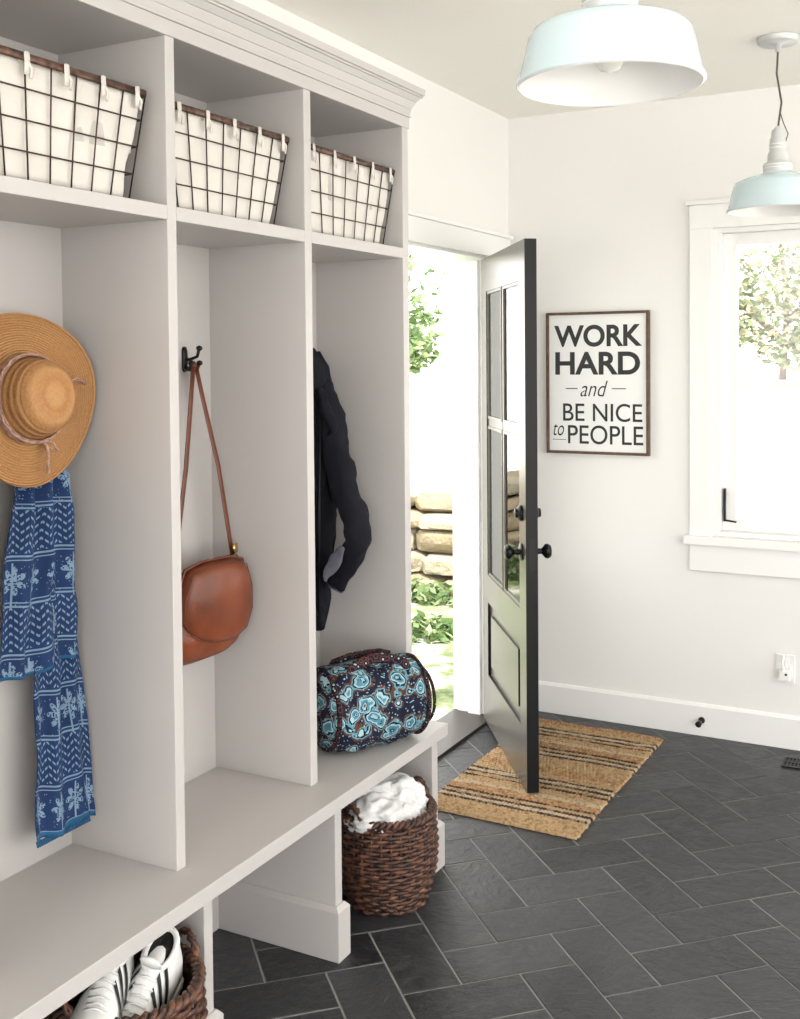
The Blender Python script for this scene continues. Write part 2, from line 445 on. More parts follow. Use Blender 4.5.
b.box(WX0+.085, WX1-.085, y1+.073, y1+.077, WZ0+.07, WZ1-.07, 'glass')
b.box(WX0+.036, WX0+.044, y1+.03, y1+.05, .92, 1.06, 'black')
b.tube([(WX0+.04, y1+.035, .925), (WX0+.09, y1+.03, .92)], .004, 'black')
b.finish('window_1', bevel=.002)

# ------------------------------------------------------------------ lockers
b = MB()
XF = -1.62; XWc = XW+.002; XBK = XW+.014
PAN = [(.80, .835), (1.37, 1.403), (1.93, 1.961), (2.49, 2.524), (3.05, 3.088)]
ZB = .46; ZS0, ZS1 = 1.937, 1.969; ZT = 2.35
for a, c in PAN: b.box(XWc, XF, a, c, ZB, ZT, 'cab')
b.box(XWc, XBK, .8, 3.09, .0, ZT, 'cab')
for (a0, a1), (c0, c1) in zip(PAN[:-1], PAN[1:]):
    b.box(XBK, XF, a1, c0, ZS0, ZS1, 'cab')
b.box(XWc, XF, .8, 3.09, ZT, ZT+.03, 'cab')
Y0 = .80
def cr(z0, o0, z1, o1): b.frus((XWc, XF+o0, Y0, 3.085+o0), z0, (XWc, XF+o1, Y0, 3.085+o1), z1, 'cab')
cr(2.345, .005, 2.380, .005); cr(2.380, .009, 2.387, .009)
cr(2.387, .006, 2.405, .010); cr(2.405, .010, 2.428, .021); cr(2.428, .021, 2.443, .034); cr(2.443, .038, 2.450, .038); cr(2.450, .042, 2.470, .044)
b.box(XWc, -1.515, .80, 3.13, ZB-.038, ZB, 'cab')
for a, c in PAN:
    if a > 3: c = 3.115; a = 3.075
    b.box(XWc, -1.545, a, c, 0, ZB-.038, 'cab')
    b.box(XWc, -1.528, a-.014, c+.014, 0, .135, 'cab')
    b.frus((XWc, -1.528, a-.014, c+.014), .135, (XWc, -1.54, a-.004, c+.004), .147, 'cab')
for (a0, a1), (c0, c1) in zip(PAN[:-1], PAN[1:]):
    b.box(XBK, XBK+.014, a1, c0, 0, .14, 'cab')
b.finish('mudroom_locker', bevel=.0018)

# coat hooks
def hook(y, z=1.625):
    b = MB(); x = XBK+.001
    b.pillow([(-.011, -.035), (.011, -.035), (.011, .035), (-.011, .035)], (x+.001, y, z), (0, 1, 0), (0, 0, 1), (1, 0, 0), .006, .001, 'black', 4, n=32)
    for pts in ([(0, 0, .0), (.02, 0, .0), (.045, 0, .008), (.052, 0, .03)], [(0, 0, -.02), (.015, -.010, -.028), (.032, -.016, -.028), (.038, -.018, -.010)], [(0, 0, -.02), (.015, .010, -.028), (.032, .016, -.028), (.038, .018, -.010)]):
        P = [(x+p[0], y+p[1], z+p[2]) for p in pts]
        b.tube(P, .0045, 'black', 8)
        b.lathe([(0, -.008), (.007, -.005), (.009, 0), (.007, .005), (0, .008)], 'black', P[-1], seg=12)
    return b.finish('coat_hook', smooth=True)
hook(1.80); hook(2.375); hook(2.93)

# wire baskets
def wire_basket(yc, wt, wb, h=.235, xf=-1.65, dp=.27):
    b = MB(); z0 = ZS1+.003
    cx = xf-dp/2
    def lp(f, inset, z, r=.02):
        return rrect((dp-.03*(1-f))-inset*2, (wb+(wt-wb)*f)-inset*2, r, 5, z, cx, yc)
    loops = []
    for k in range(13):
        f = k/12; L = lp(f, .0035, z0+.004+h*.99*f, .012)
        LL = []
        for i in range(len(L)):
            a, c = L[i], L[(i+1) % len(L)]
            nn = 24 if (i % 5) == 4 else 1
            for j in range(nn):
                p = a.lerp(c, j/nn); q = noise.noise(Vector((p.x*22, p.y*26, p.z*7+yc*9)))*.018*min(1, f*3)
                d = Vector((p.x-cx, (p.y-yc), 0)).normalized(); LL.append(p-d*max(0, q+.003)+Vector((0, 0, q*(f**3)*.8)))
        loops.append(LL)
    inner = [[Vector((cx+(p.x-cx)*.94, yc+(p.y-yc)*.95, p.z-.004)) for p in loops[-1]], [Vector((cx+(p.x-cx)*.9, yc+(p.y-yc)*.92, z0+h*.45)) for p in loops[-1]]]
    b.loft(loops+inner, 'canvas')
    def at(side, s_, f):
        w = (wb+(wt-wb)*f)/2; d = (dp-.03*(1-f))/2; z = z0+h*f
        if side == 'F': return (cx+d, yc+w*s_, z)
        if side == 'B': return (cx-d, yc+w*s_, z)
        if side == 'R': return (cx+d*s_, yc+w, z)
        return (cx+d*s_, yc-w, z)
    for side, n in (('F', 7), ('B', 7), ('L', 4), ('R', 4)):
        for k in range(n+1):
            s_ = -1+2*k/n
            b.tube([at(side, s_, 0), at(side, s_, 1)], .0018, 'wire', 6)
    for f in (0.01, .25, .5, .75):
        P = [at('F', -1, f), at('F', 1, f), at('B', 1, f), at('B', -1, f)]
        for i in range(4): b.tube([P[i], P[(i+1) % 4]], .0018, 'wire', 6)
    P = [at('F', -1, 1), at('F', 1, 1), at('B', 1, 1), at('B', -1, 1)]
    for i in range(4): b.tube([P[i], P[(i+1) % 4]], [(.004, .0085)]*2, 'tort', 8)
    for k in range(5):
        s_ = -.86+1.72*k/4
        p = Vector(at('F', s_, 1))
        b.tube([p+Vector((-.012, 0, -.012)), p+Vector((-.006, 0, .011)), p+Vector((.007, 0, .008)), p+Vector((.008, 0, -.015)), p+Vector((.0065, 0, -.036))], [(.0075, .0015)]*5, 'canvas', 8, up=(1, 0, 0))
        b.tube([p+Vector((.008, -.005, -.008)), p+Vector((.010, .010, -.022)), p+Vector((.008, .007, -.042))], [(.004, .0015)]*3, 'canvas', 6, up=(1, 0, 0))
    return b.finish('wire_basket')
wire_basket(1.655, .485, .40, .24); wire_basket(2.215, .49, .385, .235); wire_basket(2.795, .51, .41, .235)
b = MB()
b.lathe([(0, -.05), (.02, -.046), (.032, -.02), (.034, 0), (.032, .02), (.02, .046), (0, .05)], 'cord', (-1.72, 2.74, ZS1+.232), (.2, 1, .1), 24)
b.finish('rolled_cloth', smooth=True)  # rolled cloth added in place of an unidentified small item

# ------------------------------------------------------------------ straw hat
b = MB()
def wb(v):
    r = sqrt(v.x**2+v.y**2); a = math.atan2(v.y, v.x)
    if r > .1: v = v+Vector((0, 0, (r-.1)*(.18*sin(2*a+.6)-.06+.06*sin(3*a))))
    return v
prof = [(.193, .004), (.191, .0), (.17, .0), (.14, .001), (.115, .003), (.098, .006), (.092, .014), (.088, .035), (.083, .06), (.075, .08), (.06, .094), (.04, .102), (.015, .105), (.001, .105)]
b.lathe(prof, 'straw', seg=96, wob=wb)
b.lathe([(r*.985 if r > .12 else max(.001, r-.003), h-.003) for r, h in prof], 'straw', seg=96, wob=wb)
b.lathe([(.0945, .008), (.097, .012), (.096, .028), (.0925, .032)], 'hatband', seg=64)
for hz in (.011, .018, .025):
    b.tube([((.0965)*cos(a*pi/40), .0965*sin(a*pi/40), hz+.002*sin(a*pi/2)) for a in range(80)], .0035, 'hatband', 6, cyc=True)
b.tube([(.02, -.096, .02), (.03, -.112, .022), (.028, -.14, .022), (.03, -.165, .016)], [.004, .004, .0035, .005], 'hatband', 6)
b.tube([(.02, -.096, .02), (.04, -.1, .03), (.055, -.118, .028), (.04, -.112, .018), (.02, -.096, .02)], .003, 'hatband', 6)
for q in range(3): b.tube([(.09, .03, .02), (.115+.006*q, .035+.004*q, .02+.004*q), (.165, .038-.006*q, .012)], .002, 'hatband', 5)
nz = Vector((.97, -.13, .10)).normalized(); xx = Vector((.13, .99, 0)).normalized()
yy = nz.cross(xx).normalized(); xx = yy.cross(nz)
mt = Matrix.Identity(4); mt.col[0][:3] = xx; mt.col[1][:3] = yy; mt.col[2][:3] = nz; mt.col[3][:3] = (-1.858, 1.735, 1.540)
mt = mt @ Matrix.Diagonal((.93, 1, 1, 1))
b.finish('straw_sun_hat', mat=mt, smooth=True)

# ------------------------------------------------------------------ scarf
b = MB()
uvl = b.bm.loops.layers.uv.new('UVMap')
def cloth(top, bot, z0, z1, xfun, m='scarf', nu=70, nv=70, vo=0, slope=0):
    mi = b.mi(m); hm = b.mi('hem'); G_ = []
    for j in range(nv+1):
        f = j/nv; row = []
        for i in range(nu+1):
            s_ = i/nu
            ya = top[0]+(bot[0]-top[0])*f**.8; yb_ = top[1]+(bot[1]-top[1])*f**.8
            y = ya+(yb_-ya)*s_+.004*noise.noise(Vector((s_*3, f*6, 1))); z = z1+(z0-z1)*f+(.006*sin(s_*9+1)+slope*s_)*f
            x = xfun(s_, f); k = max(0, 1-f/.16); x = x*(1-k)+(-1.915+.006*sin(s_*12))*k
            row.append((b.bm.verts.new((x, y, z)), (s_*.25, (1-f)*(z1-z0)+vo)))
        G_.append(row)
    for j in range(nv):
        for i in range(nu):
            q = [G_[j][i], G_[j+1][i], G_[j+1][i+1], G_[j][i+1]]
            fc = b.bm.faces.new([a for a, _ in q]); fc.smooth = True; fc.material_index = hm if j >= nv-1 else mi
            for lp_, (_, u_) in zip(fc.loops, q): lp_[uvl].uv = u_
def fx(x0, a, fr, ph):
    return lambda s_, f: x0+a*sin(s_*fr+ph+f*1.5+1.5*noise.noise(Vector((s_*2, f*3, ph))))*(1-.35*f)+.008*noise.noise(Vector((s_*4, f*7, ph)))
cloth((1.785, 1.885), (1.745, 1.915), .545, 1.42, lambda s_, f: min(fx(-1.905+.035*f, .014, 17, 0)(s_, f)+.025*s_*f, -1.85), slope=.01)
cloth((1.71, 1.865), (1.655, 1.885), .925, 1.44, fx(-1.868, .016, 19, 2), vo=.06, slope=.012)
o = b.finish('blue_scarf', recalc=False)
md = o.modifiers.new('s', 'SOLIDIFY'); md.thickness = .002
b = MB()
for k in range(26):
    y = 1.75+.16*k/25; b.tube([(-1.868, y, .55), (-1.865, y+.001, .537)], .0026, 'hem', 5)
b.finish('tassels', parent=o)

# ------------------------------------------------------------------ handbag
b = MB()
yc = 2.345; xc = -1.862; zc = .962
body = [(-.10, .10), (-.05, .115), (.05, .115), (.10, .10), (.125, .03), (.132, -.05), (.122, -.115), (.07, -.145), (0, -.155), (-.08, -.152), (-.13, -.12), (-.14, -.05), (-.125, .03)]
tilt = Vector((.10, 0, 1)).normalized(); nrm = Vector((1, -.12, -.10)).normalized(); ax = Vector((.14, 1, 0)).normalized()
OO = Vector((xc, yc, zc))
b.pillow(body, OO, ax, tilt, nrm, .052, .04, 'leather', fold=lambda a, c: .005*sin(a*30+c*10)+.006*noise.noise(Vector((a*20, c*20, 2))), power=.42)
flap = [(-.105, .118), (-.05, .132), (.05, .132), (.105, .118), (.135, .05), (.143, -.02), (.125, -.075), (.075, -.102), (0, -.098), (-.05, -.085), (-.10, -.055), (-.128, -.01), (-.128, .05)]
b.pillow(flap, OO+nrm*.026, ax, tilt, nrm, .047, .0, 'leather', power=.34, fold=lambda a, c: .002*sin(a*20)+.004*noise.noise(Vector((a*16, c*16, 7))))
for off, rr_ in ((1.0, .0038), (.93, .0012)):
    b.tube([OO+nrm*(.027 if off == 1.0 else .052)+ax*p[0]*off+tilt*p[1]*off for p in flap], rr_, 'leather_dk', 8, cyc=True, up=(1, 0, 0))
hk = Vector((XBK+.036, 2.375, 1.60))
for s_, yo in ((-1, -.118), (1, .102)):
    e = OO+ax*yo+tilt*.10
    mid = hk.lerp(e, .5)+Vector((.01, 0.006*s_, 0))
    b.tube([hk+Vector((0, -.006 if s_ < 0 else .006, .006)), hk.lerp(mid, .3)+Vector((0, .004*s_, 0)), mid, mid.lerp(e, .6), e], [(.0025, .009)]*5, 'leather_dk', 8, up=(0, 1, .3))
    rg = e+Vector((0.004, 0, .012))
    b.tube([rg+Vector((.0, .014*cos(a*pi/6), .014*sin(a*pi/6))) for a in range(12)], .0025, 'brass', 6, cyc=True, up=(1, 0, 0))
    if s_ > 0: b.tube([e+Vector((.006, 0, .03)), e+Vector((.006, 0, .055))], [(.011, .004)]*2, 'brass', 8)
b.tube([hk+Vector((0, -.008, .004)), hk+Vector((0, 0, .012)), hk+Vector((0, .008, .004))], [(.0025, .009)]*3, 'leather_dk', 8, up=(0, 0, 1))
b.finish('leather_handbag')

# ------------------------------------------------------------------ jacket
b = MB()
def fold(a, c): return .020*noise.noise(Vector((a*24, c*5, 3)))+.009*sin(a*70+c*9)
out = [(-1.925, 1.56), (-1.90, 1.612), (-1.865, 1.622), (-1.845, 1.60), (-1.835, 1.53), (-1.805, 1.46), (-1.775, 1.38), (-1.79, 1.30), (-1.815, 1.15), (-1.84, .95), (-1.85, .745), (-1.93, .735), (-1.935, 1.1)]
b.pillow([(p[0]+1.87, p[1]-1.2) for p in out], (-1.87, 2.945, 1.2), (1, 0, 0), (0, 0, 1), (0, -1, 0), .055, .05, 'jacket', rings=16, fold=fold, n=160)
b.stube([(-1.845, 2.935, 1.52), (-1.81, 2.92, 1.42), (-1.79, 2.915, 1.30), (-1.745, 2.91, 1.16), (-1.712, 2.91, 1.055), (-1.735, 2.915, .985), (-1.77, 2.92, .94), (-1.795, 2.92, .895)],
       [(.025, .025), (.046, .042), (.046, .04), (.042, .04), (.038, .042), (.038, .040), (.036, .034), (.032, .030)], 'jacket', 24)
b.lathe([(.028, 0), (.028, .004), (.022, .005), (.0, .003)], 'lining', (-1.797, 2.919, .889), (-.45, .05, -.85), 20)
b.stube([(-1.745, 2.868, 1.025), (-1.765, 2.874, .985), (-1.795, 2.880, .945), (-1.81, 2.885, .915)], [(.008, .004), (.020, .006), (.016, .006), (.006, .004)], 'lining', 10)
b.stube([(-1.90, 2.91, 1.585), (-1.875, 2.88, 1.605), (-1.855, 2.89, 1.575), (-1.845, 2.91, 1.49), (-1.85, 2.92, 1.43)], [(.014, .02), (.022, .03), (.018, .032), (.014, .03), (.008, .02)], 'jacket', 16)
b.stube([(-1.83, 2.89, 1.50), (-1.80, 2.885, 1.44), (-1.775, 2.885, 1.39), (-1.80, 2.89, 1.35)], [(.01, .02), (.022, .02), (.014, .02), (.006, .01)], 'jacket', 16)
b.stube([(-1.89, 2.89, 1.50), (-1.885, 2.865, 1.36), (-1.88, 2.86, 1.2), (-1.885, 2.865, 1.0), (-1.88, 2.87, .80)], [(.02, .02), (.034, .032), (.036, .034), (.034, .03), (.028, .028)], 'jacket', 20)
b.tube([(-1.815, 2.872, 1.45), (-1.83, 2.88, 1.1), (-1.845, 2.885, .80)], .003, 'black', 6)
for v in b.bm.verts:
    q = noise.noise_vector(v.co*13)*.016+noise.noise_vector(v.co*32)*.009; v.co += Vector((q.x, q.y*.7, q.z*.5))
    v.co.z = .765+(v.co.z-.745)*1.01
    v.co.x = max(v.co.x, XBK+.004); v.co.y = min(v.co.y, 3.04)
b.finish('hooded_jacket', smooth=True)

# ------------------------------------------------------------------ quilted duffel
b = MB()
hl, rw, rh = .188, .118, .122
loops = []
for k in range(61):
    s_ = -1+2*k/60; e = (max(0, 1-abs(s_)**5))**.38; e = max(e, .02); L = []
    for i in range(72):
        a = 2*pi*i/72; ca, sa = cos(a), sin(a)
        px = math.copysign(abs(ca)**.8, ca)*rw*e; pz = math.copysign(abs(sa)**.85, sa)*rh*e
        v = Vector((s_*hl, px, pz+rh))
        v += Vector((0, px, pz))*(.12*noise.noise(v*11)+.05*noise.noise(v*32))
        v.z += .018*s_*s_ if pz > 0 else 0
        v.z = max(v.z, .004)
        L.append(v)
    loops.append(L)
b.loft(loops, 'paisley')
for s_ in (-.80, .80):
    b.tube([(s_*hl, cos(i*pi/18)*rw*.90, max(.01, rh+sin(i*pi/18)*rh*.93+.006)) for i in range(36)], [(.010, .007)]*36, 'paisley_trim', 8, cyc=True, up=(1, 0, 0))
for yo in (-.055, .055):
    pts = [(-.10, yo*1.9, rh*.7), (-.10, yo*1.55, rh*1.6), (-.085, yo, rh*2.02), (-.04, yo*.7, rh*2.14), (.0, yo*.5, rh*2.18), (.05, yo*.7, rh*2.14), (.095, yo, rh*2.02), (.10, yo*1.55, rh*1.6), (.10, yo*1.9, rh*.7)]
    b.tube(pts, [(.016, .005)]*len(pts), 'paisley_trim', 8, up=(0, yo*20, 1))
b.tube([(-hl*.85, 0, rh*2), (0, .0, rh*1.99), (hl*.85, 0, rh*2)], [(.012, .004)]*3, 'paisley_trim', 8)
for rr_, mm in ((.085, 'paisley_trim'), (.055, 'paisley')):
    b.tube([(hl*.95+.004, cos(i*pi/14)*rr_, rh+sin(i*pi/14)*rr_) for i in range(28)], .005, mm, 6, cyc=True, up=(1, 0, 0))
ad = Vector((.53, .848, 0)).normalized()
mt = Matrix.Identity(4); mt.col[0][:3] = ad; mt.col[1][:3] = (-ad.y, ad.x, 0); mt.col[3][:3] = (-1.648, 2.855, ZB+.001)
b.finish('quilted_duffel_bag', mat=mt, smooth=True)

# ------------------------------------------------------------------ wicker baskets
def wicker(cx, cy, h, rb, rt, name='wicker_basket', rows=24):
    b = MB()
    def R(z):
        f = z/h; return rb+(rt-rb)*f+.02*sin(pi*f)
    dz = h/rows
    for k in range(rows):
        z = dz*(k+.5); r0 = R(z); ph = (k % 2)*pi; n = 96
        jit = random.uniform(-.001, .001)
        pts = []
        for i in range(n):
            a = 2*pi*i/n; r = r0+.005*cos(16*a+ph)+jit; pts.append((cx+r*cos(a), cy+r*sin(a), z+.0015*sin(5*a+k)))
        b.tube(pts, [(.0058, dz*.56)]*n, 'wicker', 6, cyc=True)
    for i in range(32):
        a = 2*pi*i/32; b.tube([(cx+R(z)*cos(a), cy+R(z)*sin(a), z) for z in [h*j/6 for j in range(7)]], .004, 'wicker', 6)
    for ph in (0, pi):
        n = 144; b.tube([(cx+(rt+.008*cos(24*2*pi*i/n+ph))*cos(2*pi*i/n), cy+(rt+.008*cos(24*2*pi*i/n+ph))*sin(2*pi*i/n), h+.004+.008*sin(24*2*pi*i/n+ph)) for i in range(n)], .0075, 'wicker', 6, cyc=True)
    b.lathe([(.001, .012), (rb-.01, .012)]+[(R(h*j/5)-.008, max(.012, h*j/5)) for j in range(1, 6)], 'wicker', (cx, cy, 0), seg=40)
    b.lathe([(.001, .002), (rb, .002), (rb, .012), (.001, .012)], 'wicker', (cx, cy, 0), seg=40)
    for a0 in (radians(75), radians(255)):
        pts = []
        for j in range(13):
            f = j/12; a = a0+(f-.5)*.7; pts.append((cx+(rt+.004)*cos(a), cy+(rt+.004)*sin(a), h+.0+.05*sin(pi*f)))
        for q in range(2):
            b.tube([(p[0]+.004*cos(i*1.6+q*pi), p[1]+.004*cos(i*1.6+q*pi), p[2]+.004*sin(i*1.6+q*pi)) for i, p in enumerate(pts)], .006, 'wicker', 6)
    return b.finish(name, smooth=True)
wicker(-1.593, 2.862, .268, .115, .140)
wicker(-1.61, 1.745, .30, .125, .155)

# towels
b = MB(); mi = b.mi('white_cloth')
def blob(c, r, sc, seed):
    res = bmesh.ops.create_icosphere(b.bm, subdivisions=5, radius=1)
    for v in res['verts']:
        p = v.co.copy(); d = 1+.22*noise.noise(p*1.6+Vector((seed, 0, 0)))-.30*abs(noise.noise(p*2.2+Vector((0, seed, 0))))-.10*abs(noise.noise(p*5+Vector((0, seed, 3))))
        v.co = Vector(c)+Vector((p.x*sc[0], p.y*sc[1], p.z*sc[2]))*d*r
for c, r, sc, sd_ in (((-1.595, 2.80, .275), .10, (1.0, 1.0, .62), 1), ((-1.58, 2.90, .285), .10, (.9, .95, .75), 5), ((-1.64, 2.865, .30), .095, (1, 1.1, .72), 9), ((-1.535, 2.86, .262), .08, (.85, 1.1, .6), 12), ((-1.597, 2.865, .262), .118, (1, 1, .4), 15)):
    blob(c, r, sc, sd_)
b.finish('folded_towels', smooth=True)

# ------------------------------------------------------------------ sneakers
def sneaker(loc, axis, upv):
    b = MB(); Ls = .275
    def S(t_, a, off=0):
        w = .050*(1-.28*max(0, (t_-.72)/.28)**2 - .18*max(0, (.35-t_)/.35)) * (1-.12*math.exp(-((t_-.45)/.12)**2))
        if t_ > .9: w *= sqrt(max(.02, 1-((t_-.9)/.102)**2))
        if t_ < .08: w *= sqrt(max(.05, 1-((.08-t_)/.082)**2))
        hgt = .048+.055*(1/(1+math.exp((t_-.50)*14)))
        if t_ > .85: hgt *= sqrt(max(.08, 1-((t_-.85)/.16)**2))
        ca, sa = cos(a), sin(a)
        w += off; hgt += off
        return Vector((t_*Ls, math.copysign(abs(ca)**.75, ca)*w*(1-.18*sa*sa), .026+abs(sa)**.8*hgt))
    loops = [[S(k/30, pi*i/20) for i in range(21)]+[Vector((k/30*Ls, S(k/30, pi).y*(1-2*j/6), .026)) for j in range(1, 6)] for k in range(31)]
    b.loft(loops, 'shoe')
    def sl(z, g):
        pts = []
        for k in range(31):
            p = S(k/30, 0); pts.append(Vector((p.x+(g if k == 30 else (-g if k == 0 else 0)), p.y+g, z)))
        for k in range(30, -1, -1):
            p = S(k/30, pi); pts.append(Vector((p.x+(g if k == 30 else (-g if k == 0 else 0)), p.y-g, z)))
        return pts
    b.loft([sl(0, .001), sl(.004, .005), sl(.024, .005), sl(.030, .001)], 'rubber', smooth=False)
    mi = b.mi('stripe')
    for side in (0, 1):
        for q in range(3):
            t0 = .44+q*.095; rows = []
            for j in range(11):
                a = .06+1.1*j/10; aa = a if side == 0 else pi-a
                tc = t0-.13*j/10
                rows.append([b.bm.verts.new(S(tc-.022, aa, .0028)), b.bm.verts.new(S(tc+.022, aa, .0028))])
            for j in range(10): b.face([rows[j][0], rows[j][1], rows[j+1][1], rows[j+1][0]], mi, True)
    rows = [[b.bm.verts.new(S(.0+.05*abs(i-4)/4*1, pi/2+(i-4)*.32, .003)+Vector((-.003, 0, -.012*j))) for j in range(2)] for i in range(9)]
    for i in range(8): b.face([rows[i][0], rows[i+1][0], rows[i+1][1], rows[i][1]], mi, True)
    col = []
    for i in range(24):
        a = 2*pi*i/24; col.append(Vector((.060+.048*cos(a), .030*sin(a), .126-.012*cos(a))))
    b.tube(col, .007, 'shoe', 8, cyc=True)
    b.loft([[c*1.0 for c in col], [Vector((.06+(c.x-.06)*.9, c.y*.9, c.z-.004)) for c in col]], 'stripe')
    b.tube([(.10, 0, .118), (.112, 0, .140), (.116, 0, .152)], [(.022, .005), (.025, .006), (.018, .005)], 'shoe', 12, up=(1, 0, .3))
    for q in range(6):
        t_ = .45+.055*q; z = S(t_, pi/2).z
        b.tube([(t_*Ls-.002, -.022, z-.004), (t_*Ls+.002, 0, z+.005), (t_*Ls-.002, .022, z-.004)], [(.0035, .002)]*3, 'white_cloth', 6)
    A = Vector(axis).normalized(); U = Vector(upv); Y_ = U.cross(A).normalized(); U = A.cross(Y_)
    mt = Matrix.Identity(4); mt.col[0][:3] = A; mt.col[1][:3] = Y_; mt.col[2][:3] = U; mt.col[3][:3] = loc
    bmesh.ops.recalc_face_normals(b.bm, faces=b.bm.faces)
    return b.finish('sneaker', mat=mt, recalc=False)
sneaker((-1.60, 1.865, .26), (.22, -.85, -.20), (.25, -.1, .9))
sneaker((-1.66, 1.76, .265), (.45, -.80, .0), (.25, -.1, .9))

# ------------------------------------------------------------------ rug
b = MB(); mi = b.mi('jute')
w_, l_ = .59, 1.09; nr = 54; sub = 6; nc = 150; rows = []
for j in range(nr*sub+1):
    y = -l_/2+l_*j/(nr*sub); row = []
    rowi = j/sub; ridge = abs(sin(pi*rowi))
    ew = .010*noise.noise(Vector((int(rowi)*3.3, 0, 0)))
    for i in range(nc+1):
        s_ = -1+2*i/nc; x = s_*(w_/2+ew)+.008*noise.noise(Vector((0, y*3, 5)))
        zz = .003+.010*ridge**.6*(.55+.45*abs(sin(i*.9+int(rowi)*1.7)))
        if i in (0, nc) or j in (0, nr*sub): zz = .0005
        yo = .012*noise.noise(Vector((x*4, y*1.5, 0)))+.003*noise.noise(Vector((x*30, y*5, 0)))
        row.append(b.bm.verts.new((x, y+yo, zz)))
    rows.append(row)
for j in range(len(rows)-1):
    for i in range(nc): b.face([rows[j][i], rows[j][i+1], rows[j+1][i+1], rows[j+1][i]], mi, True)
mt = Matrix.Translation((-1.505, 4.04, .001)) @ Matrix.Rotation(radians(-.5), 4, 'Z')
b.finish('striped_jute_rug', mat=mt, recalc=False)

# ------------------------------------------------------------------ pendants
def pendant(x, y, zr=2.122):
    b = MB(); o = (x, y, zr)
    outp = [(.170, -.002), (.172, .0), (.171, .004), (.166, .012), (.158, .045), (.149, .085), (.141, .097), (.12, .106), (.08, .118), (.050, .128), (.046, .135)]
    b.lathe(outp, 'enamel', o, seg=72)
    b.lathe([(r-.004, h-.002) for r, h in outp], 'enamel_in', o, seg=72)
    b.lathe([(.166, -.004), (.170, -.002)], 'enamel_in', o, seg=72)
    b.lathe([(.0, .126), (.046, .126), (.049, .134), (.048, .160), (.038, .165), (.034, .168), (.034, .19), (.030, .20), (.027, .205), (.027, .245), (.022, .25), (.020, .275), (.012, .281), (.008, .288), (.0, .29)], 'socket', o, seg=36)
    for hz in (.142, .152, .212, .224): b.lathe([(.026 if hz > .2 else .047, hz), (.030 if hz > .2 else .051, hz+.002), (.026 if hz > .2 else .047, hz+.004)], 'enamel_in', o, seg=36)
    b.lathe([(.0, .02), (.018, .025), (.03, .045), (.03, .06), (.018, .09), (.014, .13)], 'bulb', o, seg=24)
    b.lathe([(.068, H-zr-.001), (.068, H-zr-.018), (.062, H-zr-.022), (.012, H-zr-.024), (.008, H-zr-.05), (.0, H-zr-.05)], 'socket', o, seg=36)
    b.tube([(x, y, zr+.28), (x+.012, y, zr+.37), (x-.004, y, zr+.47), (x, y, H-.045)], .0035, 'cord', 8)
    b.tube([(x+.026, y, zr+.235), (x+.034, y, zr+.26), (x+.018, y, zr+.30), (x+.008, y, zr+.335)], .002, 'cord', 6)
    return b.finish('pendant_lamp')
pendant(-.617, 1.975); pendant(-.652, 4.0, 2.127)

# ------------------------------------------------------------------ sign
sx0, sx1, sz0, sz1 = -1.768, -1.298, 1.192, 1.824
b = MB(); fw = .012; yf = YB-.028
b.box(sx0+fw, sx1-fw, YB-.018, YB-.004, sz0+fw, sz1-fw, 'board')
b.box(sx0, sx0+fw, yf, YB-.002, sz0, sz1, 'frame_wood'); b.box(sx1-fw, sx1, yf, YB-.002, sz0, sz1, 'frame_wood')
b.box(sx0+fw, sx1-fw, yf, YB-.002, sz0, sz0+fw, 'frame_wood'); b.box(sx0+fw, sx1-fw, yf, YB-.002, sz1-fw, sz1, 'frame_wood')
U0, V0 = 546, 311; PW, PH = 104., 143.
def px2(u, v): return sx0+(u-U0)/PW*(sx1-sx0), sz1-(v-V0)/PH*(sz1-sz0)
for a, c in ((566, 578), (613, 627)):
    x0, z = px2(a, 388); x1, _ = px2(c, 388); b.box(x0, x1, YB-.0195, YB-.018, z-.002, z+.002, 'ink')
x0, z = px2(552, 440); x1, _ = px2(566, 440); b.box(x0, x1, YB-.0195, YB-.018, z-.0012, z+.0012, 'ink')
sign = b.finish('framed_quote_sign')
def text(s, u0, u1, v0, v1, off=0, shear=0):
    cu = bpy.data.curves.new('t', 'FONT'); cu.body = s; cu.offset = off; cu.shear = shear; cu.size = 1
    ob = bpy.data.objects.new('t', cu); scene.collection.objects.link(ob)
    bpy.context.view_layer.update()
    dg = bpy.context.evaluated_depsgraph_get()
    me = bpy.data.meshes.new_from_object(ob.evaluated_get(dg)); bpy.data.objects.remove(ob)
    xs = [v.co.x for v in me.vertices]; ys = [v.co.y for v in me.vertices]
    a0, a1, c0, c1 = min(xs), max(xs), min(ys), max(ys)
    X0, Z1_ = px2(u0, v0); X1, Z0_ = px2(u1, v1)
    for v in me.vertices:
        v.co = Vector((X0+(v.co.x-a0)/(a1-a0)*(X1-X0), YB-.0190, Z0_+(v.co.y-c0)/(c1-c0)*(Z1_-Z0_)))
    me.materials.clear(); me.materials.append(M['ink'])
    o = bpy.data.objects.new('lettering_'+s.lower().replace(' ', '_'), me); scene.collection.objects.link(o); o.parent = sign
text('WORK', 554, 643, 324, 346, .028); text('HARD', 555, 641, 351, 374, .028)
text('and', 581, 609, 380, 396, -.004, .35)
text('BE NICE', 563, 643, 403, 421, .004); text('PEOPLE', 568, 644, 425, 444, .004)
text('to', 553, 564, 424, 436, -.004, .3)

